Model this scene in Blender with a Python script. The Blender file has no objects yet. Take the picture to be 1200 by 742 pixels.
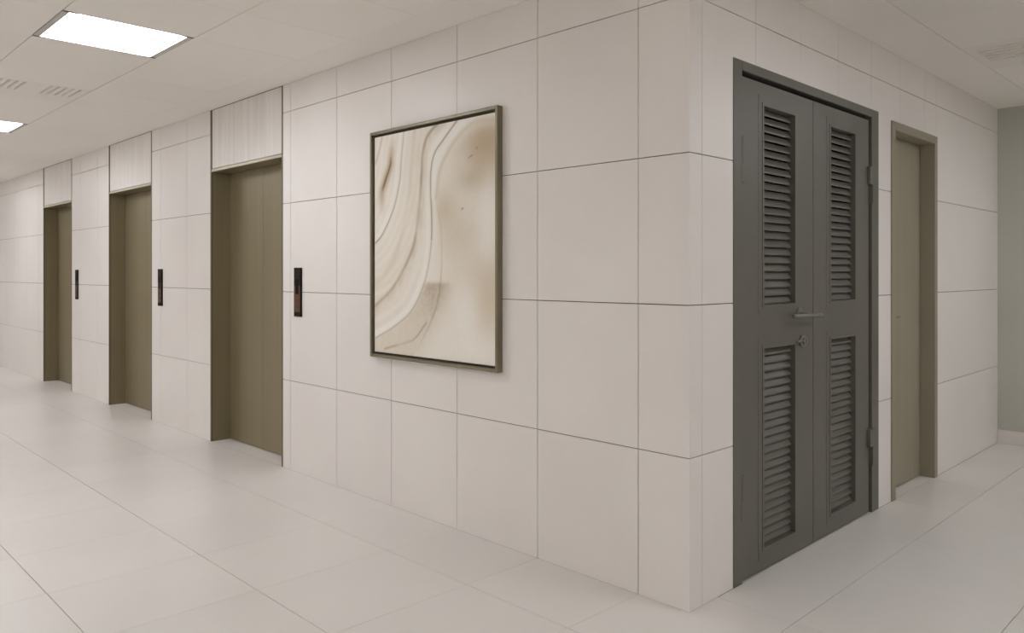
import bpy, bmesh, math, random
import numpy as np
from mathutils import Matrix, Vector

random.seed(7)
S = bpy.context.scene
COL = S.collection
PI = math.pi

# ---------------------------------------------------------------- camera
cam_data = bpy.data.cameras.new('camera')
cam = bpy.data.objects.new('camera', cam_data)
COL.objects.link(cam)
cam_data.sensor_fit = 'HORIZONTAL'
cam_data.sensor_width = 36.0
cam_data.lens = 916.0 / 1200.0 * 36.0
cam_data.shift_y = -51.0 / 1200.0
cam_data.clip_start = 0.05
cam.location = (1.6875, -2.6372, 1.327)
# view direction in plan is (-0.7121, 0.7021)
cam.rotation_euler = (PI / 2, 0, math.atan2(0.7121, 0.7021))
S.camera = cam

# ---------------------------------------------------------------- world, exposure
world = bpy.data.worlds.new('world')
S.world = world
world.use_nodes = True
world.node_tree.nodes['Background'].inputs[0].default_value = (0, 0, 0, 1)
world.node_tree.nodes['Background'].inputs[1].default_value = 0.0
S.view_settings.view_transform = 'Standard'
S.view_settings.look = 'None'
S.view_settings.gamma = 1.0
S.view_settings.use_curve_mapping = False
S.view_settings.exposure = 0.0
LAMP = 17.0                                    # radiance of the ceiling light diffusers
LAMP_COLOR = (0.98, 1.0, 1.035)
try:
    S.cycles.max_bounces = 12
    S.cycles.diffuse_bounces = 8
    S.cycles.glossy_bounces = 4
    S.cycles.sample_clamp_indirect = 8.0
except Exception:
    pass

CH = 2.61                                      # ceiling height

# ---------------------------------------------------------------- materials
def mat(name, color, rough=0.5, metal=0.0, spec=0.5):
    m = bpy.data.materials.new(name)
    m.use_nodes = True
    b = m.node_tree.nodes['Principled BSDF']
    b.inputs['Base Color'].default_value = (*color, 1)
    b.inputs['Roughness'].default_value = rough
    b.inputs['Metallic'].default_value = metal
    b.inputs['Specular IOR Level'].default_value = spec
    return m

def noisy(name, c1, c2, rough, scale=(1, 1, 1), nscale=2.0, detail=4.0, metal=0.0, spec=0.5,
          bump=0.0, rand=0.0, rvar=0.0):
    """Two tones mixed by a world-space noise, with a small per-object shift of tone."""
    m = mat(name, c1, rough, metal, spec)
    nt = m.node_tree
    N, L = nt.nodes, nt.links
    b = N['Principled BSDF']
    geo = N.new('ShaderNodeNewGeometry')
    mp = N.new('ShaderNodeMapping')
    mp.inputs['Scale'].default_value = scale
    L.new(geo.outputs['Position'], mp.inputs['Vector'])
    nz = N.new('ShaderNodeTexNoise')
    nz.inputs['Scale'].default_value = nscale
    nz.inputs['Detail'].default_value = detail
    nz.inputs['Roughness'].default_value = 0.55
    L.new(mp.outputs['Vector'], nz.inputs['Vector'])
    ramp = N.new('ShaderNodeValToRGB')
    ramp.color_ramp.elements[0].position = 0.36
    ramp.color_ramp.elements[1].position = 0.64
    ramp.color_ramp.elements[0].color = (*c1, 1)
    ramp.color_ramp.elements[1].color = (*c2, 1)
    L.new(nz.outputs['Fac'], ramp.inputs['Fac'])
    out = ramp.outputs['Color']
    if rand:
        oi = N.new('ShaderNodeObjectInfo')
        mr = N.new('ShaderNodeMapRange')
        mr.inputs['To Min'].default_value = 1.0 - rand
        mr.inputs['To Max'].default_value = 1.0 + rand
        L.new(oi.outputs['Random'], mr.inputs['Value'])
        hs = N.new('ShaderNodeHueSaturation')
        L.new(mr.outputs['Result'], hs.inputs['Value'])
        L.new(out, hs.inputs['Color'])
        out = hs.outputs['Color']
    L.new(out, b.inputs['Base Color'])
    if rvar:
        mr2 = N.new('ShaderNodeMapRange')
        mr2.inputs['To Min'].default_value = rough - rvar
        mr2.inputs['To Max'].default_value = rough + rvar
        L.new(nz.outputs['Fac'], mr2.inputs['Value'])
        L.new(mr2.outputs['Result'], b.inputs['Roughness'])
    if bump:
        bp = N.new('ShaderNodeBump')
        bp.inputs['Strength'].default_value = bump
        bp.inputs['Distance'].default_value = 0.002
        L.new(nz.outputs['Fac'], bp.inputs['Height'])
        L.new(bp.outputs['Normal'], b.inputs['Normal'])
    return m

M = {}
M['wall_tile'] = noisy('wall_tile', (0.790, 0.752, 0.722), (0.815, 0.780, 0.748), 0.38, nscale=1.6, rand=0.012, rvar=0.04)
M['floor_tile'] = noisy('floor_tile', (0.695, 0.660, 0.632), (0.730, 0.697, 0.667), 0.36, nscale=1.2, rand=0.012, rvar=0.05)
M['lintel_stone'] = noisy('lintel_stone', (0.715, 0.675, 0.635), (0.795, 0.760, 0.728), 0.4, scale=(16, 16, 0.7), nscale=1.3, detail=6)
M['grout'] = mat('joint_grout', (0.085, 0.070, 0.052), 0.9)
M['floor_grout'] = mat('floor_grout', (0.20, 0.175, 0.15), 0.9)
M['ceiling_panel'] = noisy('ceiling_panel', (0.865, 0.835, 0.785), (0.880, 0.850, 0.800), 0.55, nscale=0.8, rand=0.008)
M['ceiling_joint'] = mat('ceiling_joint', (0.19, 0.165, 0.14), 0.9)
M['plaster'] = noisy('plaster', (0.80, 0.77, 0.74), (0.82, 0.79, 0.76), 0.8, nscale=3)
M['green_paint'] = noisy('green_paint', (0.48, 0.48, 0.42), (0.50, 0.50, 0.44), 0.6, nscale=2)
M['bronze'] = noisy('brushed_bronze', (0.240, 0.200, 0.118), (0.268, 0.225, 0.137), 0.42, scale=(30, 30, 0.25), nscale=1.5, detail=5, metal=0.35)
M['bronze_dark'] = mat('dark_bronze_trim', (0.17, 0.14, 0.095), 0.45, 0.3)
M['bronze_light'] = mat('pale_bronze_edge', (0.42, 0.37, 0.27), 0.35, 0.4)
M['picture_frame'] = noisy('picture_frame_bronze', (0.20, 0.172, 0.112), (0.235, 0.204, 0.135), 0.38, scale=(1, 1, 1), nscale=6, metal=0.35)
M['frame_inner'] = mat('picture_frame_rebate', (0.045, 0.034, 0.02), 0.6)
M['door_grey'] = noisy('warm_grey_paint', (0.118, 0.110, 0.094), (0.126, 0.118, 0.101), 0.42, nscale=4)
M['hardware_grey'] = mat('painted_hardware', (0.21, 0.20, 0.18), 0.32, 0.4)
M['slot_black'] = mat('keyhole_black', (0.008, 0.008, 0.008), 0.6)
M['khaki'] = noisy('khaki_laminate', (0.295, 0.265, 0.195), (0.315, 0.283, 0.210), 0.5, scale=(8, 8, 0.6), nscale=2)
M['khaki_frame'] = mat('khaki_frame_paint', (0.30, 0.268, 0.198), 0.45)
M['nickel'] = mat('satin_nickel', (0.55, 0.52, 0.46), 0.3, 0.9)
M['panel_black'] = mat('panel_black_bezel', (0.008, 0.006, 0.005), 0.5, 0.0, 0.12)
M['panel_brown'] = mat('panel_smoked_glass', (0.016, 0.010, 0.007), 0.45, 0.0, 0.12)
M['panel_display'] = mat('panel_dark_display', (0.003, 0.002, 0.002), 0.5, 0.0, 0.08)
M['copper'] = mat('panel_copper', (0.115, 0.052, 0.030), 0.4, 0.35, 0.3)
M['aluminium'] = mat('lamp_frame_aluminium', (0.55, 0.53, 0.50), 0.45, 0.3)
M['lamp_clip'] = mat('lamp_corner_clip', (0.09, 0.08, 0.065), 0.5)
M['vent_white'] = mat('vent_white', (0.84, 0.81, 0.76), 0.5)
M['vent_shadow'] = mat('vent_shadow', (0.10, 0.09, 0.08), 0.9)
M['vent_dark'] = mat('vent_cavity', (0.58, 0.55, 0.50), 0.9)

def emitter(name, color, strength):
    m = bpy.data.materials.new(name)
    m.use_nodes = True
    nt = m.node_tree
    nt.nodes.remove(nt.nodes['Principled BSDF'])
    e = nt.nodes.new('ShaderNodeEmission')
    e.inputs[0].default_value = (*color, 1)
    e.inputs[1].default_value = strength
    nt.links.new(e.outputs[0], nt.nodes['Material Output'].inputs[0])
    return m
M['diffuser'] = emitter('lit_diffuser', LAMP_COLOR, LAMP)

# ---------------------------------------------------------------- mesh helpers
def box(bm, x0, x1, y0, y1, z0, z1, mi=0):
    v = [bm.verts.new(p) for p in ((x0, y0, z0), (x1, y0, z0), (x1, y1, z0), (x0, y1, z0),
                                   (x0, y0, z1), (x1, y0, z1), (x1, y1, z1), (x0, y1, z1))]
    for f in ((0, 3, 2, 1), (4, 5, 6, 7), (0, 1, 5, 4), (1, 2, 6, 5), (2, 3, 7, 6), (3, 0, 4, 7)):
        bm.faces.new([v[i] for i in f]).material_index = mi
    return v

def bevelled(bm, w, seg=1):
    bmesh.ops.bevel(bm, geom=list(bm.edges), offset=w, segments=seg, profile=0.5, affect='EDGES', clamp_overlap=True)

def prism(bm, poly, z0, z1):
    a = [bm.verts.new((x, y, z0)) for x, y in poly]
    b = [bm.verts.new((x, y, z1)) for x, y in poly]
    bm.faces.new(list(reversed(a))); bm.faces.new(b)
    n = len(poly)
    for i in range(n):
        bm.faces.new((a[i], a[(i + 1) % n], b[(i + 1) % n], b[i]))

def cyl(bm, c, axis, r0, r1, length, seg=20):
    """A capped cylinder / cone frustum starting at c along the axis."""
    ax = Vector(axis).normalized()
    t = ax.orthogonal().normalized(); u = ax.cross(t)
    c = Vector(c)
    A = [bm.verts.new(c + (t * math.cos(2 * PI * i / seg) + u * math.sin(2 * PI * i / seg)) * r0) for i in range(seg)]
    B = [bm.verts.new(c + ax * length + (t * math.cos(2 * PI * i / seg) + u * math.sin(2 * PI * i / seg)) * r1) for i in range(seg)]
    bm.faces.new(list(reversed(A))); bm.faces.new(B)
    for i in range(seg):
        f = bm.faces.new((A[i], A[(i + 1) % seg], B[(i + 1) % seg], B[i])); f.smooth = True

def tube(bm, pts, r, seg=12):
    pts = [Vector(p) for p in pts]
    rings = []
    ref = Vector((0, 0, 1))
    for i, p in enumerate(pts):
        d = (pts[min(i + 1, len(pts) - 1)] - pts[max(i - 1, 0)]).normalized()
        u = d.cross(ref)
        if u.length < 1e-3: u = d.cross(Vector((0, 1, 0)))
        u.normalize(); w = u.cross(d)
        rings.append([bm.verts.new(p + (u * math.cos(2 * PI * k / seg) + w * math.sin(2 * PI * k / seg)) * r) for k in range(seg)])
    for a, b in zip(rings, rings[1:]):
        for k in range(seg):
            f = bm.faces.new((a[k], a[(k + 1) % seg], b[(k + 1) % seg], b[k])); f.smooth = True
    bm.faces.new(list(reversed(rings[0]))); bm.faces.new(rings[-1])

def obj(name, bm, m, parent=None, loc=(0, 0, 0)):
    bmesh.ops.recalc_face_normals(bm, faces=list(bm.faces))
    me = bpy.data.meshes.new(name)
    bm.to_mesh(me); bm.free()
    for k in (m if isinstance(m, (list, tuple)) else [m]):
        me.materials.append(k)
    o = bpy.data.objects.new(name, me)
    COL.objects.link(o)
    o.location = loc
    o.parent = parent
    return o

def bx(name, m, parent, *boxes, bev=0.0):
    bm = bmesh.new()
    for b in boxes: box(bm, *b)
    if bev: bevelled(bm, bev)
    return obj(name, bm, m, parent)

def tag(o, label, cat, group=None, kind=None):
    o['label'] = label; o['category'] = cat
    if group: o['group'] = group
    if kind: o['kind'] = kind
    return o

def empty(name, loc):
    e = bpy.data.objects.new(name, None)
    COL.objects.link(e)
    e.location = loc
    e.empty_display_size = 0.1
    return e

def copy_tree(o, parent=None):
    c = o.copy(); COL.objects.link(c); c.parent = parent
    for ch in list(o.children): copy_tree(ch, c)
    return c

# pieces (tiles, panels): sharing mesh data between pieces of the same size and plane
_cache = {}
ROT = {'floor': Matrix.Identity(4),
       'ceiling': Matrix.Rotation(PI, 4, 'X'),
       'left': Matrix(((1, 0, 0, 0), (0, 0, -1, 0), (0, 1, 0, 0), (0, 0, 0, 1))),
       'right': Matrix(((0, 0, 1, 0), (1, 0, 0, 0), (0, 1, 0, 0), (0, 0, 0, 1)))}
def piece_mesh(w, h, th, m, ch=0.0008):
    key = (round(w, 4), round(h, 4), th, m.name)
    if key in _cache: return _cache[key]
    w2, h2 = w / 2, h / 2
    vs = [(-w2, -h2, -th), (w2, -h2, -th), (w2, h2, -th), (-w2, h2, -th),
          (-w2, -h2, -ch), (w2, -h2, -ch), (w2, h2, -ch), (-w2, h2, -ch),
          (-w2 + ch, -h2 + ch, 0), (w2 - ch, -h2 + ch, 0), (w2 - ch, h2 - ch, 0), (-w2 + ch, h2 - ch, 0)]
    fs = [(0, 3, 2, 1), (8, 9, 10, 11)]
    for a, b in ((0, 4), (4, 8)):
        for i in range(4):
            j = (i + 1) % 4
            fs.append((a + i, a + j, b + j, b + i))
    me = bpy.data.meshes.new('tile')
    me.from_pydata(vs, [], fs); me.update()
    me.materials.append(m)
    _cache[key] = me
    return me

def piece(name, plane, u0, u1, v0, v1, off, th, m, parent, ch=0.0008):
    """A rectangular piece on a plane. u runs along x (left, floor, ceiling) or y (right)."""
    me = piece_mesh(u1 - u0, v1 - v0, th, m, ch)
    o = bpy.data.objects.new(name, me)
    COL.objects.link(o)
    uc, vc = (u0 + u1) / 2, (v0 + v1) / 2
    p = {'floor': (uc, vc, off), 'ceiling': (uc, vc, off), 'left': (uc, off, vc), 'right': (off, uc, vc)}[plane]
    o.matrix_local = Matrix.Translation(p) @ ROT[plane]
    o.parent = parent
    return o

# ---------------------------------------------------------------- extents
X0, X1 = -15.2, 3.3         # lobby length and right corridor width
Y0, Y1 = -4.6, 4.36          # lobby depth (behind the camera) and corridor end
EC = (-3.797, -6.194, -8.590)    # elevator centres along the left wall
EH = 0.560                       # half clear width of an elevator opening
ET = 0.580                       # half width with the metal side strips
DOORS = ((0.331, 1.921, 2.235), (2.115, 2.908, 2.213))   # openings in the right wall

# ---------------------------------------------------------------- floor
floor = bx('floor', M['floor_grout'], None, (X0 - .3, X1 + .3, Y0 - .3, Y1 + .3, -0.16, -0.004))
tag(floor, 'pale beige polished porcelain tile floor of the lobby', 'floor', kind='structure')
fx = [X0] + [v for v in (-0.245 + 0.5735 * k for k in range(-26, 7)) if X0 + .05 < v < X1 - .05] + [X1]
fy = [Y0, -3.681, -3.035, -2.386, -1.737, -1.100, -0.438, 0.2075, 0.857, 1.507, 2.155, 2.803, 3.45, 4.10, Y1]
TH = 0.012
GX, GY = 0.0011, 0.0014      # half joints
far = bmesh.new()
for i in range(len(fx) - 1):
    for j in range(len(fy) - 1):
        a, b, c, d = fx[i], fx[i + 1], fy[j], fy[j + 1]
        if c >= 0.2 and b <= 0.1: continue
        if c >= 0.2: a = max(a, 0.0)
        if c < 0 < d and b <= 0: d = 0.0 + GY
        gx, gy = (GY, 0.0007) if c >= 0.2 else (0.0008, GY)
        if a < 0 < b and c < 0 < d:               # the tile cut around the outer corner
            bm = bmesh.new()
            prism(bm, [(a + gx, c + gy), (b - gx, c + gy), (b - gx, d - gy), (0, d - gy), (0, 0), (a + gx, 0)], -TH, 0)
            obj('floor_tile', bm, M['floor_tile'], floor)
            continue
        if d <= -2.3:
            box(far, a + gx, b - gx, c + gy, d - gy, -TH, 0)
            continue
        piece('floor_tile', 'floor', a + gx, b - gx, c + gy, d - gy, 0.0, TH, M['floor_tile'], floor)
rest = obj('floor_tile_field', far, M['floor_tile'], floor)
rest['kind'] = 'stuff'

# ---------------------------------------------------------------- ceiling
ceiling = bx('ceiling', M['ceiling_joint'], None, (X0 - .3, X1 + .3, Y0 - .3, Y1 + .3, CH + 0.006, CH + 0.12))
tag(ceiling, 'pale suspended ceiling of rectangular metal panels', 'ceiling', kind='structure')
cx = sorted([v for v in [-2.565 + 0.5735 * k for k in range(0, 11)] if v < X1 - .05] +
            [v for v in [-2.565 - 0.5785 * k for k in range(1, 22)] if v > X0 + .05] + [X0, X1])
cy = [Y0, -4.094, -3.45, -2.808, -2.164, -1.520, -0.876, -0.240, 0.404, 1.048, 1.692, 2.336, 2.98, 3.624, 4.268, Y1]
def near(a, b): return abs(a - b) < 0.03
LIGHT_CELLS = [(-2.565 - 0.5785 * 6 * k, -1.520) for k in range(0, 4)]     # elevator lobby row, two in view, farther ones added for light (x of near edge)
LIGHT_CELLS += [(x, -3.450) for x in (3.170, -0.271, -3.722, -7.193, -10.664)]    # an added, unseen staggered row to brighten the walls around the corner
LIGHT_CELLS += [(-2.565 + 0.5735 * 8, 0.404), (-2.565 + 0.5735 * 8, 2.980)]   # added over the right corridor to brighten it, outside the view
VENT_CELLS = [(-2.565 - 0.5785 * 3, -1.520), (0.3025 + 0.5735, 2.336)]
bord = 0.3025
for i in range(len(cx) - 1):
    for j in range(len(cy) - 1):
        a, b, c, d = cx[i], cx[i + 1], cy[j], cy[j + 1]
        if c > -0.3 and b <= bord + 0.01: continue
        if any(near(b, q[0]) and near(c, q[1]) for q in LIGHT_CELLS + VENT_CELLS): continue
        lit_y = 0.0019 if a < 0.2 or c < -0.3 else 0.0007
        lit_x = 0.0013 if c < -0.3 else 0.0014
        piece('ceiling_panel', 'ceiling', a + lit_x, b - lit_x, c + lit_y, d - lit_y, CH, 0.01, M['ceiling_panel'], ceiling)
bm = bmesh.new()
g = 0.0012
prism(bm, [(X0, -0.2415), (bord - g, -0.2415), (bord - g, Y1), (0.0, Y1), (0.0, 0.0), (X0, 0.0)], CH, CH + 0.01)
obj('border_panel', bm, M['ceiling_panel'], ceiling)

# ---------------------------------------------------------------- elevator wall
bm = bmesh.new()
B0, B1 = 0.007, 0.20
segs = [(EC[0] + ET, -0.007), (EC[1] + ET, EC[0] - ET), (EC[2] + ET, EC[1] - ET), (X0, EC[2] - ET)]
for a, b in segs: box(bm, a, b, B0, B1, 0, CH + 0.006)
for c in EC: box(bm, c - ET, c + ET, 0.030, B1, 2.16, CH + 0.006)
wall_left = obj('wall_left', bm, M['grout'])
tag(wall_left, 'long pale tiled wall holding the three elevator openings', 'wall', kind='structure')
ROWS = [0.0, 0.6, 1.2, 1.8, 2.42, CH]
vj = [-0.245 - 0.5735 * k for k in range(0, 27)]
for a, b in segs:
    b = 0.0 if b > -0.05 else b
    cuts = [a] + sorted(v for v in vj if a + 0.03 < v < b - 0.03) + [b]
    for i in range(len(cuts) - 1):
        for r in range(5):
            u0, u1 = cuts[i], cuts[i + 1]
            g = 0.0018
            piece('wall_tile', 'left', u0 + (g if i else 0), u1 - (g if i < len(cuts) - 2 else 0),
                  ROWS[r] + (g if r else 0), ROWS[r + 1] - (g if r < 4 else 0), 0.0, 0.012, M['wall_tile'], wall_left,
                  ch=0.0006)

# ---------------------------------------------------------------- louvred-door wall
bm = bmesh.new()
ys = [B1, DOORS[0][0], DOORS[0][1], DOORS[1][0], DOORS[1][1], Y1]
for k in (0, 2, 4): box(bm, -0.20, -0.007, ys[k], ys[k + 1], 0, CH + 0.006)
box(bm, -0.20, -0.007, 0.007, B1, 0, CH + 0.006)
for k, d in ((1, DOORS[0]), (3, DOORS[1])): box(bm, -0.20, -0.007, ys[k], ys[k + 1], d[2], CH + 0.006)
wall_right = obj('wall_right', bm, M['grout'])
tag(wall_right, 'tiled wall past the corner holding the grey louvred doors', 'wall', kind='structure')
cuts = [0.0, 0.092] + [0.092 + 0.4325 * k for k in range(1, 7)] + [2.908, Y1]
for i in range(len(cuts) - 1):
    for r in range(5):
        gu, gv = 0.0011, 0.0018
        u0 = cuts[i] + (gu if i else 0.0121); u1 = cuts[i + 1] - (gu if i < len(cuts) - 2 else 0)
        v0 = ROWS[r] + (gv if r else 0); v1 = ROWS[r + 1] - (gv if r < 4 else 0)
        rects = [(u0, u1, v0, v1)]
        for (y0, y1, zt) in DOORS:
            new = []
            for (p, q, s, t) in rects:
                if q <= y0 or p >= y1 or s >= zt:
                    new.append((p, q, s, t)); continue
                if p < y0: new.append((p, y0, s, t))
                if q > y1: new.append((y1, q, s, t))
                if t > zt: new.append((max(p, y0), min(q, y1), zt, t))
            rects = new
        rects = [x for x in rects if x[1] - x[0] > 0.004]
        if not rects: continue
        if len(rects) == 1:
            piece('wall_tile', 'right', *rects[0], 0.0, 0.012, M['wall_tile'], wall_right, ch=0.0006)
        else:
            # disjoint strips either side of an opening stay separate; touching ones are one cut tile
            groups = []
            for x in rects:
                for gset in groups:
                    if any(abs(x[0] - y[1]) < 1e-4 or abs(x[1] - y[0]) < 1e-4 for y in gset): gset.append(x); break
                else: groups.append([x])
            for gset in groups:
                bm = bmesh.new()
                for (p, q, s, t) in gset: box(bm, -0.012, 0.0, p, q, s, t)
                obj('wall_tile', bm, M['wall_tile'], wall_right)

# ---------------------------------------------------------------- remaining walls
wb = bx('wall_back', M['green_paint'], None, (-0.2, X1 + .2, Y1, Y1 + 0.2, 0, CH + 0.006))
tag(wb, 'grey-green painted wall closing the far right corridor', 'wall', kind='structure')
bb = bx('baseboard_back', M['floor_tile'], None, (0.0, X1, Y1 - 0.012, Y1, 0.0, 0.105), bev=0.002)
tag(bb, 'pale tile skirting along the foot of the grey-green wall', 'baseboard', kind='structure')
for nm, b, lab in (('wall_front', (X0, X1, Y0 - .2, Y0, 0, CH + .006), 'plain pale wall facing the elevators, behind the viewer'),
                   ('wall_side', (X1, X1 + .2, Y0, Y1, 0, CH + .006), 'plain pale wall facing the louvred doors across the corridor'),
                   ('wall_end', (X0 - .2, X0, Y0, 0.2, 0, CH + .006), 'plain pale wall at the far end of the elevator lobby')):
    tag(bx(nm, M['plaster'], None, b), lab, 'wall', kind='structure')

# ---------------------------------------------------------------- elevators
def make_elevator(n, cxx, label):
    d = empty('door_%d' % n, (cxx, 0.0, 0.0))
    tag(d, label, 'elevator door', kind='structure')
    HT = 2.122
    for s in (-1, 1):
        a, b = sorted((s * (EH + 0.002), s * ET))
        bx('side_strip', M['bronze_dark'], d, (a, b, -0.0015, 0.012, 0.0, CH - 0.001))
        bx('jamb', M['bronze'], d, (a, b, 0.012, 0.195, 0.0, HT))
    bx('header_soffit', M['bronze'], d, (-EH, EH, 0.012, 0.195, HT, HT + 0.02))
    bx('header_edge', M['bronze_light'], d, (-EH, EH, -0.001, 0.012, HT, HT + 0.022), bev=0.0015)
    bx('lintel_panel', M['lintel_stone'], d, (-EH + 0.004, EH - 0.004, 0.003, 0.028, HT + 0.026, CH - 0.002), bev=0.0015)
    # two sliding leaves, the far one set slightly back
    bx('leaf', M['bronze'], d, (0.001, EH - 0.001, 0.150, 0.185, 0.004, HT - 0.002))
    bx('leaf', M['bronze'], d, (-EH + 0.001, -0.001, 0.150, 0.185, 0.004, HT - 0.002))
    bx('threshold', M['floor_tile'], d, (-EH, EH, 0.0015, 0.195, -0.010, 0.0))
    return d
make_elevator(1, EC[0], 'nearest bronze elevator opening, widest of the three, beside the painting')
make_elevator(2, EC[1], 'middle one of the three bronze elevator openings')
make_elevator(3, EC[2], 'farthest bronze elevator opening, narrowest in view at the far left')

# ---------------------------------------------------------------- grey louvred double door
def make_louvred():
    y0, y1, zt = DOORS[0]
    d = empty('door_4', (0, (y0 + y1) / 2, 0))
    tag(d, 'dark grey double door with four tall louvred panels', 'door', kind='structure')
    oy = (y0 + y1) / 2
    def Y(*v): return [q - oy for q in v]
    G = M['door_grey']
    la, lb, lm = 0.406, 1.792, 1.1        # outer edges of the leaves, meeting line
    zl = 2.170
    # frame: jambs and head with black strips behind for gap shade
    a, b = Y(y0, 0.402); bx('frame_jamb', G, d, (-0.12, 0.004, a, b, 0, zt), bev=0.002)
    a, b = Y(1.824, y1); bx('frame_jamb', G, d, (-0.12, 0.004, a, b, 0, zt), bev=0.002)
    a, b = Y(0.402, 1.824); bx('frame_head', G, d, (-0.12, 0.004, a, b, 2.192, zt), bev=0.002)
    a, b = Y(0.395, 1.83)
    bx('door_stop', M['slot_black'], d, (-0.118, -0.07, a, b, zl - 0.02, 2.20), (-0.118, -0.07, b - 0.06, b, 0, 2.19), (-0.118, -0.07, a, a + 0.03, 0, 2.19))  # black strips put in to darken the gaps around the leaves
    PIT = 0.0366
    slat_me = None
    for (p, q, lo, hi) in ((la, lm - 0.0025, 0.600, 0.902), (lm + 0.0025, lb, 1.300, 1.606)):
        P, Q, LO, HI = Y(p, q, lo, hi)
        zb = 0.008
        T0, T1 = -0.048, -0.003
        wins = ((0.105, 0.990), (1.185, 2.070))
        bm = bmesh.new()
        box(bm, T0, T1, P, LO, zb, zl); box(bm, T0, T1, HI, Q, zb, zl)
        for (s, t) in ((zb, wins[0][0]), (wins[0][1], wins[1][0]), (wins[1][1], zl)): box(bm, T0, T1, LO, HI, s, t)
        leaf = obj('leaf', bm, G, d)
        for (s, t) in wins:
            bm = bmesh.new()                    # raised bead around the louvre opening
            w = 0.046
            for (bo, h0, h1) in ((w, T1, -0.0018), (0.014, T1, 0.0006)):
                o_ = 0.0
                for (u0, u1, v0, v1) in ((LO - bo, LO - o_, s - bo, t + bo), (HI + o_, HI + bo, s - bo, t + bo),
                                         (LO - o_, HI + o_, s - bo, s - o_), (LO - o_, HI + o_, t + o_, t + bo)):
                    box(bm, h0, h1, u0, u1, v0, v1)
            obj('louvre_bead', bm, G, leaf)
            n = int((t - s) / PIT)
            pitch = (t - s) / n
            for k in range(n):
                if slat_me is None:
                    hw = (HI - LO) / 2 + 0.004
                    prof = [(-0.0235, -0.0035), (-0.022, -0.0035), (-0.022, 0.004), (-0.040, 0.0325), (-0.0415, 0.0310), (-0.0235, 0.003)]
                    bm = bmesh.new()
                    A = [bm.verts.new((x, -hw, z)) for x, z in prof]
                    Bv = [bm.verts.new((x, hw, z)) for x, z in prof]
                    bm.faces.new(A); bm.faces.new(list(reversed(Bv)))
                    for i in range(6): bm.faces.new((A[i], Bv[i], Bv[(i + 1) % 6], A[(i + 1) % 6]))
                    so = obj('louvre_slat', bm, G, leaf, (0, (LO + HI) / 2, s + 0.006 + k * pitch))
                    slat_me = so.data
                else:
                    so = bpy.data.objects.new('louvre_slat', slat_me); COL.objects.link(so)
                    so.parent = leaf; so.location = (0, (LO + HI) / 2, s + 0.006 + k * pitch)
        if p == la:
            # lever handle and lock on the left leaf, close to the meeting line
            bm = bmesh.new()
            yc = 0.945 - oy
            cyl(bm, (T1, yc, 1.137), (1, 0, 0), 0.026, 0.025, 0.009, 24)
            cyl(bm, (T1, yc, 1.132), (1, 0, 0), 0.0105, 0.0105, 0.05, 16)
            tube(bm, [(0.044, yc - 0.155, 1.1285), (0.048, yc - 0.135, 1.129), (0.050, yc, 1.128), (0.050, yc + 0.10, 1.126),
                      (0.048, yc + 0.15, 1.1255)], 0.0098, 12)
            obj('lever_handle', bm, M['hardware_grey'], leaf)
            bm = bmesh.new()
            yk = 0.975 - oy
            cyl(bm, (T1, yk, 1.003), (1, 0, 0), 0.029, 0.027, 0.012, 28)
            cyl(bm, (T1 + 0.012, yk, 1.003), (1, 0, 0), 0.017, 0.016, 0.010, 24)
            tube(bm, [(0.012, yk - 0.075, 1.004), (0.012, yk - 0.02, 1.004)], 0.005, 10)
            obj('lock_cylinder', bm, M['hardware_grey'], leaf)
            bx('keyhole', M['slot_black'], leaf, (0.018, 0.0195, yk - 0.003, yk + 0.003, 0.992, 1.014))
    a, b = Y(0.402, 1.824); bx('threshold', M['floor_tile'], d, (-0.14, -0.0015, a, b, -0.010, 0.0))
    # hinges
    for zc in (0.366, 1.813):
        h = bx('hinge', G, d, (-0.04, 0.016, 1.770 - oy, 1.832 - oy, zc + 0.004, zc + 0.10), bev=0.002)
        bx('hinge_knuckle', G, h, (-0.02, 0.016, 1.806 - oy, 1.832 - oy, zc - 0.10, zc), bev=0.002)
        h = bx('hinge', G, d, (-0.01, 0.0052, 0.392 - oy, 0.424 - oy, zc - 0.10, zc + 0.10), bev=0.002)
        bx('hinge_knuckle', G, h, (-0.005, 0.0065, 0.402 - oy, 0.414 - oy, zc - 0.02, zc + 0.10), bev=0.002)
    return d
make_louvred()

# ---------------------------------------------------------------- khaki single door
def make_khaki():
    y0, y1, zt = DOORS[1]
    oy = (y0 + y1) / 2
    d = empty('door_5', (0, oy, 0))
    tag(d, 'plain khaki single door set deep in its frame, right of the grey double door', 'door', kind='structure')
    w = 0.052
    A, B = y0 - oy, y1 - oy
    bx('frame_jamb', M['khaki_frame'], d, (-0.14, 0.010, A, A + w, 0, zt), bev=0.002)
    bx('frame_jamb', M['khaki_frame'], d, (-0.14, 0.010, B - w, B, 0, zt), bev=0.002)
    bx('frame_head', M['khaki_frame'], d, (-0.14, 0.010, A + w, B - w, zt - w, zt), bev=0.002)
    leaf = bx('leaf', M['khaki'], d, (-0.125, -0.080, A + w + 0.002, B - w - 0.002, 0.008, zt - w - 0.003))
    bm = bmesh.new()
    yc = A + w + 0.075
    cyl(bm, (-0.080, yc, 1.06), (1, 0, 0), 0.024, 0.023, 0.008, 20)
    cyl(bm, (-0.080, yc, 1.06), (1, 0, 0), 0.008, 0.008, 0.040, 12)
    tube(bm, [(-0.042, yc - 0.008, 1.06), (-0.041, yc + 0.05, 1.06), (-0.041, yc + 0.125, 1.06)], 0.0075, 10)
    obj('lever_handle', bm, M['khaki_frame'], leaf)
    bx('threshold', M['floor_tile'], d, (-0.14, -0.0015, A + w, B - w, -0.010, 0.0))
make_khaki()

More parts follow.
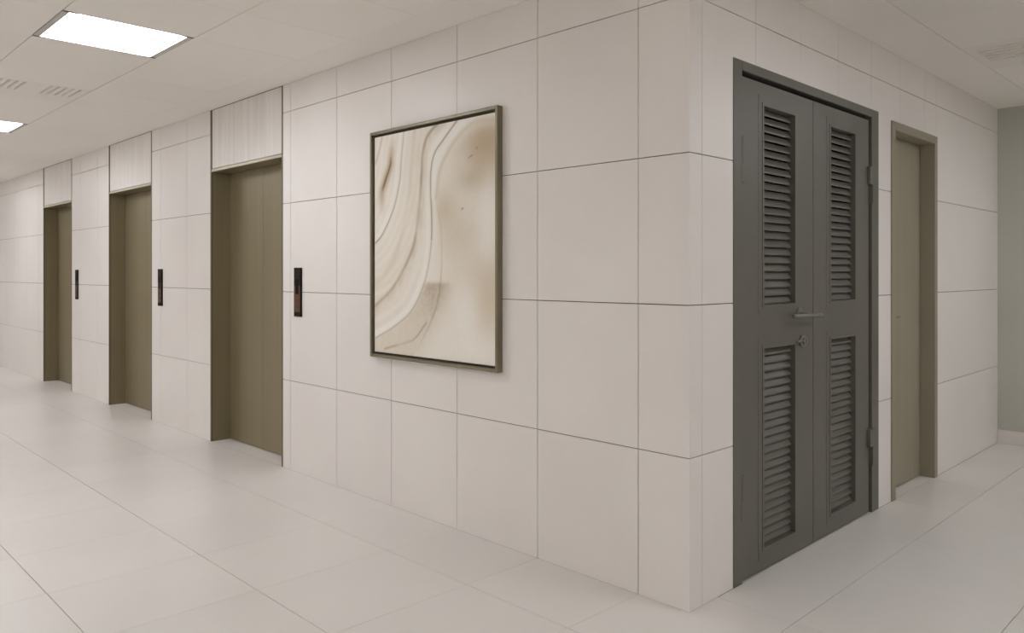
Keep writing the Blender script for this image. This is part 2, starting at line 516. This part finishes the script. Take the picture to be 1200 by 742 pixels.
# ---------------------------------------------------------------- painting
def smooth(pts, n=14):
    P = [np.array(p, float) for p in pts]
    P = [2 * P[0] - P[1]] + P + [2 * P[-1] - P[-2]]
    out = []
    for i in range(1, len(P) - 2):
        for t in np.linspace(0, 1, n, endpoint=False):
            p0, p1, p2, p3 = P[i - 1:i + 3]
            out.append(0.5 * (2 * p1 + (p2 - p0) * t + (2 * p0 - 5 * p1 + 4 * p2 - p3) * t * t + (3 * p1 - p0 - 3 * p2 + p3) * t ** 3))
    out.append(P[-2])
    return np.array(out)

def make_painting():
    xa, xb, za, zb = -2.128, -1.052, 0.843, 2.140
    xc, zc = (xa + xb) / 2, za
    root = empty('framed_painting', (xc, 0.0, zc))
    tag(root, 'large bronze framed abstract painting of flowing cream and tan bands', 'painting')
    W, Hh = xb - xa, zb - za
    hw = W / 2
    F0, F1 = -0.036, -0.0005
    w = 0.017
    for (u0, u1, v0, v1) in ((-hw, -hw + w, 0, Hh), (hw - w, hw, 0, Hh), (-hw + w, hw - w, 0, w), (-hw + w, hw - w, Hh - w, Hh)):
        bx('frame_bar', M['picture_frame'], root, (u0, u1, F0, F1, v0, v1), bev=0.0015)
    bx('backing_board', M['frame_inner'], root, (-hw + w, hw - w, -0.012, -0.002, w, Hh - w))
    # canvas, 14 mm inside the frame, painted through a colour attribute
    gap = 0.030
    cw, chh = W - 2 * gap, Hh - 2 * gap
    nx, nz = 176, 210
    us = np.linspace(-cw / 2, cw / 2, nx); vs = np.linspace(gap, gap + chh, nz)
    U, V = np.meshgrid(us, vs)
    # the wall coordinates in which the strokes were measured
    PX, PZ = U + xc, V + zc
    rng = np.random.RandomState(3)
    def field(cells_x, cells_z, seed):
        r = np.random.RandomState(seed).rand(cells_z + 2, cells_x + 2)
        gx = (U / cw + 0.5) * cells_x * 0.999; gz = ((V - gap) / chh) * cells_z * 0.999
        i, j = np.clip(gx.astype(int), 0, cells_x), np.clip(gz.astype(int), 0, cells_z)
        fx_, fz_ = gx - i, gz - j
        fx_ = fx_ * fx_ * (3 - 2 * fx_); fz_ = fz_ * fz_ * (3 - 2 * fz_)
        return (r[j, i] * (1 - fx_) + r[j, i + 1] * fx_) * (1 - fz_) + (r[j + 1, i] * (1 - fx_) + r[j + 1, i + 1] * fx_) * fz_
    cloud = 0.5 * field(4, 5, 1) + 0.3 * field(9, 11, 2) + 0.2 * field(20, 24, 4)
    fine = field(60, 24, 8)
    grain = field(88, 105, 9)
    strokes = {
        'A': [(-1.815, 2.14), (-1.84, 1.97), (-1.86, 1.83), (-1.92, 1.68), (-2.02, 1.55), (-2.09, 1.50)],
        'B': [(-1.925, 2.06), (-1.94, 1.98), (-1.95, 1.93), (-2.0, 1.84), (-2.025, 1.79), (-2.03, 1.70)],
        'C': [(-1.50, 2.13), (-1.61, 2.06), (-1.65, 1.97), (-1.66, 1.87), (-1.67, 1.76), (-1.69, 1.64), (-1.71, 1.54), (-1.74, 1.46),
              (-1.82, 1.35), (-1.94, 1.23), (-2.09, 1.14)],
        'D': [(-1.34, 2.13), (-1.47, 2.03), (-1.55, 1.96), (-1.58, 1.87), (-1.582, 1.75), (-1.575, 1.65), (-1.575, 1.51), (-1.60, 1.37),
              (-1.65, 1.25), (-1.75, 1.12), (-1.9, 1.03), (-2.09, 0.95)],
        'E': [(-1.55, 1.80), (-1.53, 1.69), (-1.50, 1.58), (-1.49, 1.43), (-1.50, 1.28), (-1.535, 1.15), (-1.60, 1.04), (-1.70, 0.91)],
        'F': [(-1.62, 1.06), (-1.72, 0.97), (-1.83, 0.935), (-2.0, 0.895)],
        'G': [(-1.06, 2.085), (-1.24, 2.09), (-1.37, 2.03), (-1.46, 1.95), (-1.52, 1.86), (-1.545, 1.74)],
        'H': [(-2.02, 2.12), (-2.05, 2.04), (-2.09, 1.96)],
        'I': [(-1.72, 2.12), (-1.75, 1.95), (-1.77, 1.75), (-1.81, 1.60), (-1.90, 1.42), (-2.02, 1.30), (-2.09, 1.26)],
    }
    def near_curve(key):
        """signed distance to a stroke (positive to its right) and the height along it"""
        c = smooth(strokes[key])
        flat = np.stack([PX.ravel(), PZ.ravel()], 1)
        best = np.full(len(flat), 1e9); sgn = np.zeros(len(flat)); par = np.zeros(len(flat))
        for k in range(len(c) - 1):
            p, q = c[k], c[k + 1]; d_ = q - p; L2 = d_ @ d_ + 1e-12
            t = np.clip(((flat - p) @ d_) / L2, 0, 1)
            e = flat - (p + t[:, None] * d_)
            dist = np.hypot(e[:, 0], e[:, 1])
            m_ = dist < best
            best[m_] = dist[m_]
            sgn[m_] = np.sign((e[:, 0] * -d_[1] + e[:, 1] * d_[0]))[m_] * 1.0
            par[m_] = (k + t[m_]) / (len(c) - 1)
        return (best * sgn).reshape(U.shape), par.reshape(U.shape)
    def lin(r, g_, b):
        f = lambda s: ((s / 255 + 0.055) / 1.055) ** 2.4 if s > 10 else s / 255 / 12.92
        return np.array([f(r), f(g_), f(b)])
    cream, tan, brown, white = lin(240, 235, 224), lin(213, 197, 172), lin(140, 110, 70), lin(247, 244, 237)
    pale, deep, ochre = lin(240, 235, 225), lin(70, 50, 30), lin(172, 142, 94)
    img = np.ones(U.shape + (3,)) * cream
    def mix(c, a):
        a = np.clip(a, 0, 1)[..., None]
        img[:] = img * (1 - a) + c * a
    def blob(x, z, rx, rz, p=1.0):
        return np.exp(-(((PX - x) / rx) ** 2 + ((PZ - z) / rz) ** 2) ** p)
    dA, tA = near_curve('A'); dC, tC = near_curve('C'); dD, tD = near_curve('D'); dE, tE = near_curve('E')
    dB, tB = near_curve('B'); dF, tF = near_curve('F'); dG, tG = near_curve('G'); dH, tH = near_curve('H'); dI, tI = near_curve('I')
    # strokes run from the top down, so the right-hand side has a negative sign here
    rgt = lambda d_: -d_ if np.mean((-d_)[:, -20:]) > 0 else d_
    dA, dC, dD, dE, dF, dG = [rgt(x) for x in (dA, dC, dD, dE, dF, dG)]
    mix(pale, 0.8 * (cloud - 0.35) * 2)
    # the tan field to the right of the bands
    right = 1 / (1 + np.exp(-(dD - 0.10) / 0.03))
    mix(tan, right * (0.20 + 0.3 * (cloud - 0.5)) * np.clip((PZ - 0.95) / 0.5, 0, 1))
    mix(lin(200, 180, 150), 0.95 * blob(-1.14, 1.95, 0.22, 0.15, 1.3) * (0.65 + 0.6 * cloud) * (1 / (1 + np.exp(-(dG - 0.035) / 0.012))))
    mix(ochre, 0.35 * blob(-1.26, 1.80, 0.12, 0.06) + 0.3 * blob(-1.12, 1.99, 0.14, 0.1))
    mix(tan, 0.75 * blob(-1.47, 1.67, 0.10, 0.09) + 0.45 * blob(-1.38, 1.52, 0.16, 0.10))
    mix(tan, 0.65 * blob(-1.12, 1.16, 0.12, 0.14) + 0.4 * blob(-1.18, 1.32, 0.22, 0.12))
    mix(white, 0.75 * blob(-1.12, 1.59, 0.09, 0.17, 1.4))
    mix(white, 0.6 * blob(-1.3, 1.12, 0.09, 0.16) + 0.35 * blob(-1.15, 0.92, 0.3, 0.09))
    # the ribbon between C and D, and the light ribbons beside the thin lines
    mix(white, 0.75 * np.exp(-((dD + 0.028) / 0.022) ** 2))
    mix(white, 0.6 * np.exp(-((dA + 0.03) / 0.026) ** 2))
    mix(white, 0.55 * np.exp(-((dD - 0.03) / 0.02) ** 2) * np.clip((PZ - 1.3) / 0.3, 0, 1))
    mix(tan, 0.45 * np.exp(-((dC - 0.02) / 0.03) ** 2) * (0.5 + fine))
    mix(brown, 0.60 * np.exp(-(dC / 0.011) ** 2) * (0.55 + 0.9 * field(4, 14, 12)) * (1 - 0.3 * tC))
    mix(tan, 0.35 * np.exp(-((dC + 0.05) / 0.03) ** 2) * field(5, 9, 31))
    mix(tan, 0.35 * np.exp(-(dI / 0.022) ** 2) * (0.4 + field(5, 9, 22)))
    mix(ochre, 0.9 * np.exp(-((dB) / 0.030) ** 2) * np.sin(PI * np.clip(tB, 0.02, 0.98)) ** 0.5)
    mix(deep, 0.95 * np.exp(-((dB) / 0.0065) ** 2) * np.clip(np.sin(PI * (tB - 0.18) / 0.62), 0, 1) ** 0.5 * ((tB > 0.18) & (tB < 0.8)))
    mix(brown, 0.35 * np.exp(-(dH / 0.008) ** 2))
    # brown grained wedge between D and E below the ledge
    wedge = (1 / (1 + np.exp(-(dD - 0.004) / 0.006))) * (1 / (1 + np.exp((dE - 0.03) / 0.03))) * (1 / (1 + np.exp((PZ - 1.272) / 0.006)))
    mix(brown, wedge * np.clip(0.10 + 0.34 * blob(-1.52, 1.22, 0.16, 0.10) + 0.08 * blob(-1.6, 1.08, 0.2, 0.15), 0, 1) * (0.5 + grain))
    mix(tan, wedge * (0.25 + 0.2 * fine))
    mix(brown, 0.42 * np.exp(-((PX + 1.52) / 0.10) ** 4) / (1 + np.exp((PZ - 1.274) / 0.005)) * np.exp(-np.clip(1.274 - PZ, 0, 9) / 0.05) * (0.7 + 0.5 * fine))
    mix(brown, 0.50 * np.exp(-(dE / 0.007) ** 2) * (0.30 + 0.45 / (1 + np.exp((PZ - 1.33) / 0.03))) * np.clip((1.02 - tE) * 4, 0, 1) * np.clip(tE * 5, 0, 1))
    mix(brown, 0.45 * np.exp(-(dF / 0.006) ** 2) * (0.4 + 0.8 * field(12, 4, 14)))
    # thin dark outlines
    mix(brown, 0.75 * np.exp(-(dD / 0.0055) ** 2) * np.where(tD < 0.55, 1.0, 0.55))
    mix(brown, 0.75 * np.exp(-(dA / 0.0050) ** 2) * (0.5 + 0.6 * tA))
    mix(tan, 0.55 * np.exp(-((dG - 0.01) / 0.014) ** 2))
    mix(white, 0.5 * np.exp(-((dG + 0.02) / 0.016) ** 2))
    # broad soft flow in the lower left
    flow = np.sin(dD * 95 + 3 * cloud) * 0.5 + 0.5
    mix(tan, 0.22 * flow * (dD < -0.02) * np.clip((1.55 - PZ) / 0.5, 0, 1))
    mix(tan, 0.16 * (np.sin(dA * 120 + 4 * cloud) * 0.5 + 0.5) * (dC < 0))
    for (x, z, r) in ((-1.215, 1.952, 0.008), (-1.26, 1.915, 0.008), (-1.25, 1.92, 0.006), (-1.275, 1.91, 0.006), (-1.325, 1.655, 0.009)):
        mix(deep, 0.6 * blob(x, z, r, r * 0.6))
    img[:] *= (1 + 0.03 * (grain - 0.5))[..., None]
    me = bpy.data.meshes.new('canvas')
    yf = -0.022
    verts = [(float(U[j, i]), yf, float(V[j, i])) for j in range(nz) for i in range(nx)]
    faces = [(j * nx + i, j * nx + i + 1, (j + 1) * nx + i + 1, (j + 1) * nx + i) for j in range(nz - 1) for i in range(nx - 1)]
    # sides and back of the stretched canvas
    base = len(verts)
    c4 = [(-cw / 2, gap), (cw / 2, gap), (cw / 2, gap + chh), (-cw / 2, gap + chh)]
    verts += [(x, yf, z) for x, z in c4] + [(x, -0.012, z) for x, z in c4]
    for i in range(4):
        j = (i + 1) % 4
        faces.append((base + j, base + i, base + 4 + i, base + 4 + j))
    me.from_pydata(verts, [], faces); me.update()
    att = me.color_attributes.new('paint', 'FLOAT_COLOR', 'POINT')
    data = np.ones((len(verts), 4), np.float32)
    data[:, :3] = cream
    data[:nx * nz, :3] = img.reshape(-1, 3)
    att.data.foreach_set('color', data.ravel())
    m = mat('canvas_paint', (1, 1, 1), 0.45, 0, 0.3)
    ca = m.node_tree.nodes.new('ShaderNodeVertexColor'); ca.layer_name = 'paint'
    m.node_tree.links.new(ca.outputs['Color'], m.node_tree.nodes['Principled BSDF'].inputs['Base Color'])
    me.materials.append(m)
    o = bpy.data.objects.new('canvas', me); COL.objects.link(o); o.parent = root
make_painting()

# ---------------------------------------------------------------- elevator call panels
def make_call_panel():
    r = empty('call_panel', (0, 0, 0))
    W, Hh = 0.094, 0.325
    hw = W / 2
    bx('bezel', M['panel_black'], r, (-hw, hw, -0.010, 0.0, 0, Hh), bev=0.002)
    bx('smoked_plate', M['panel_brown'], r, (-hw + 0.010, hw - 0.010, -0.0125, -0.008, 0.205, Hh - 0.010))
    bx('display', M['panel_display'], r, (-0.019, 0.019, -0.0135, -0.0115, 0.150, 0.250), bev=0.0006)
    p = bx('copper_plate', M['copper'], r, (-hw + 0.010, hw - 0.010, -0.0125, -0.008, 0.030, 0.205))
    for z in (0.065, 0.108):
        bm = bmesh.new(); cyl(bm, (0, -0.0125, z), (0, -1, 0), 0.013, 0.012, 0.003, 20)
        obj('button', bm, M['copper'], r)
    return r
cp = make_call_panel()
spots = [(-3.006, 'black and copper call panel right of the nearest elevator, largest in view'),
         (-5.402, 'black and copper call panel between the nearest and middle elevators'),
         (-7.812, 'black call panel between the middle and farthest elevators, smallest in view')]
for i, (x, lab) in enumerate(spots):
    o = cp if i == 0 else copy_tree(cp)
    o.location = (x, 0.0, 1.037)
    tag(o, lab, 'call panel', 'elevator call panels')

# ---------------------------------------------------------------- ceiling lights
def make_light():
    r = empty('ceiling_light', (0, 0, 0))       # origin at the centre of the cell, on the ceiling plane
    a, b = 0.286, 0.320
    w = 0.032
    bm = bmesh.new()
    for (x0, x1, y0, y1) in ((-a, a, -b, -b + w), (-a, a, b - w, b), (-a, -a + 0.012, -b + w, b - w), (a - 0.012, a, -b + w, b - w)):
        box(bm, x0, x1, y0, y1, 0.0, 0.006)
    obj('lamp_frame', bm, M['aluminium'], r)
    bx('diffuser', M['diffuser'], r, (-a + 0.010, a - 0.010, -b + w - 0.002, b - w + 0.002, 0.002, 0.006))
    for sx in (-1, 1):
        for sy in (-1, 1):
            x0, x1 = sorted((sx * a, sx * (a - 0.014))); y0, y1 = sorted((sy * b, sy * (b - 0.062)))
            bx('corner_clip', M['lamp_clip'], r, (x0, x1, y0, y1, -0.002, 0.0))
    return r
lp = make_light()
llabs = ['square ceiling light panel at upper left, large and fully in view',
         'small ceiling light panel cut by the left edge of the view',
         'third ceiling light panel along the elevator lobby, past the farthest elevator',
         'ceiling light panel farthest along the elevator lobby',
         'ceiling light panel behind the viewer, close to the plain side wall',
         'ceiling light panel behind the viewer, across from the outer wall corner',
         'ceiling light panel behind the viewer, across from the nearest elevator',
         'ceiling light panel behind the viewer, across from the middle elevator',
         'ceiling light panel far behind, across from the farthest elevator',
         'ceiling light panel over the right corridor, facing the grey double door',
         'ceiling light panel at the far end of the right corridor']
for i, (xe, yc) in enumerate(LIGHT_CELLS):  # all but the first two are out of view, added to light the space
    o = lp if i == 0 else copy_tree(lp)
    pit = 0.5785 if xe < -3 else 0.5735
    o.location = (xe - pit / 2, yc + 0.322, CH)
    tag(o, llabs[i], 'ceiling light', 'square ceiling lights')

# ---------------------------------------------------------------- ceiling air vents
def make_vent(name, loc, sx, sy, slots, label, inner):
    """A white ceiling tile with narrow slots running along x; slots = (x0, x1, y) in the vent's own frame."""
    r = empty(name, loc)
    tag(r, label, 'air vent')
    hx, hy = sx / 2, sy / 2
    xs0 = sorted({s[0] for s in slots}); sw = 0.008
    bm = bmesh.new()
    groups = {}
    for s in slots: groups.setdefault((s[0], s[1]), []).append(s[2])
    # face plate as strips around the slots
    keys = sorted(groups)
    prev = -hx
    for (a, b) in keys:
        box(bm, prev, a, -hy, hy, 0, 0.006)
        y = -hy
        for yc in sorted(groups[(a, b)]):
            box(bm, a, b, y, yc - sw, 0, 0.006); y = yc + sw
        box(bm, a, b, y, hy, 0, 0.006)
        prev = b
    box(bm, prev, hx, -hy, hy, 0, 0.006)
    obj('vent_plate', bm, M['vent_white'], r)
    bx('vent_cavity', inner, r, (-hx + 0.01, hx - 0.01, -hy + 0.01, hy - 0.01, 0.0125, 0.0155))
    for (a, b, yc) in slots:
        bm = bmesh.new()
        box(bm, a, b, yc - 0.0035, yc + 0.0015, -0.003, 0.010)
        obj('vent_blade', bm, M['vent_white'], r)
    return r
x0v = 0.3025; xc_ = x0v + 0.5735 / 2; yc_ = 2.336 + 0.322
make_vent('air_vent', (xc_, yc_, CH), 0.571, 0.640,
          [(-0.235, 0.235, 2.432 + 0.060 * k - yc_) for k in range(6)],
          'white slotted air vent in the ceiling at upper right', M['vent_shadow'])
xl = -2.565 - 0.5785 * 3.5
make_vent('air_vent', (xl, -1.198, CH), 0.576, 0.640,
          [(-0.05, 0.255, -0.26 + 0.045 * k) for k in range(5)] + [(-0.05, 0.255, 0.08 + 0.045 * k) for k in range(5)],
          'faint white slotted air vent in the ceiling between the two lights', M['vent_dark'])

bpy.context.view_layer.update()
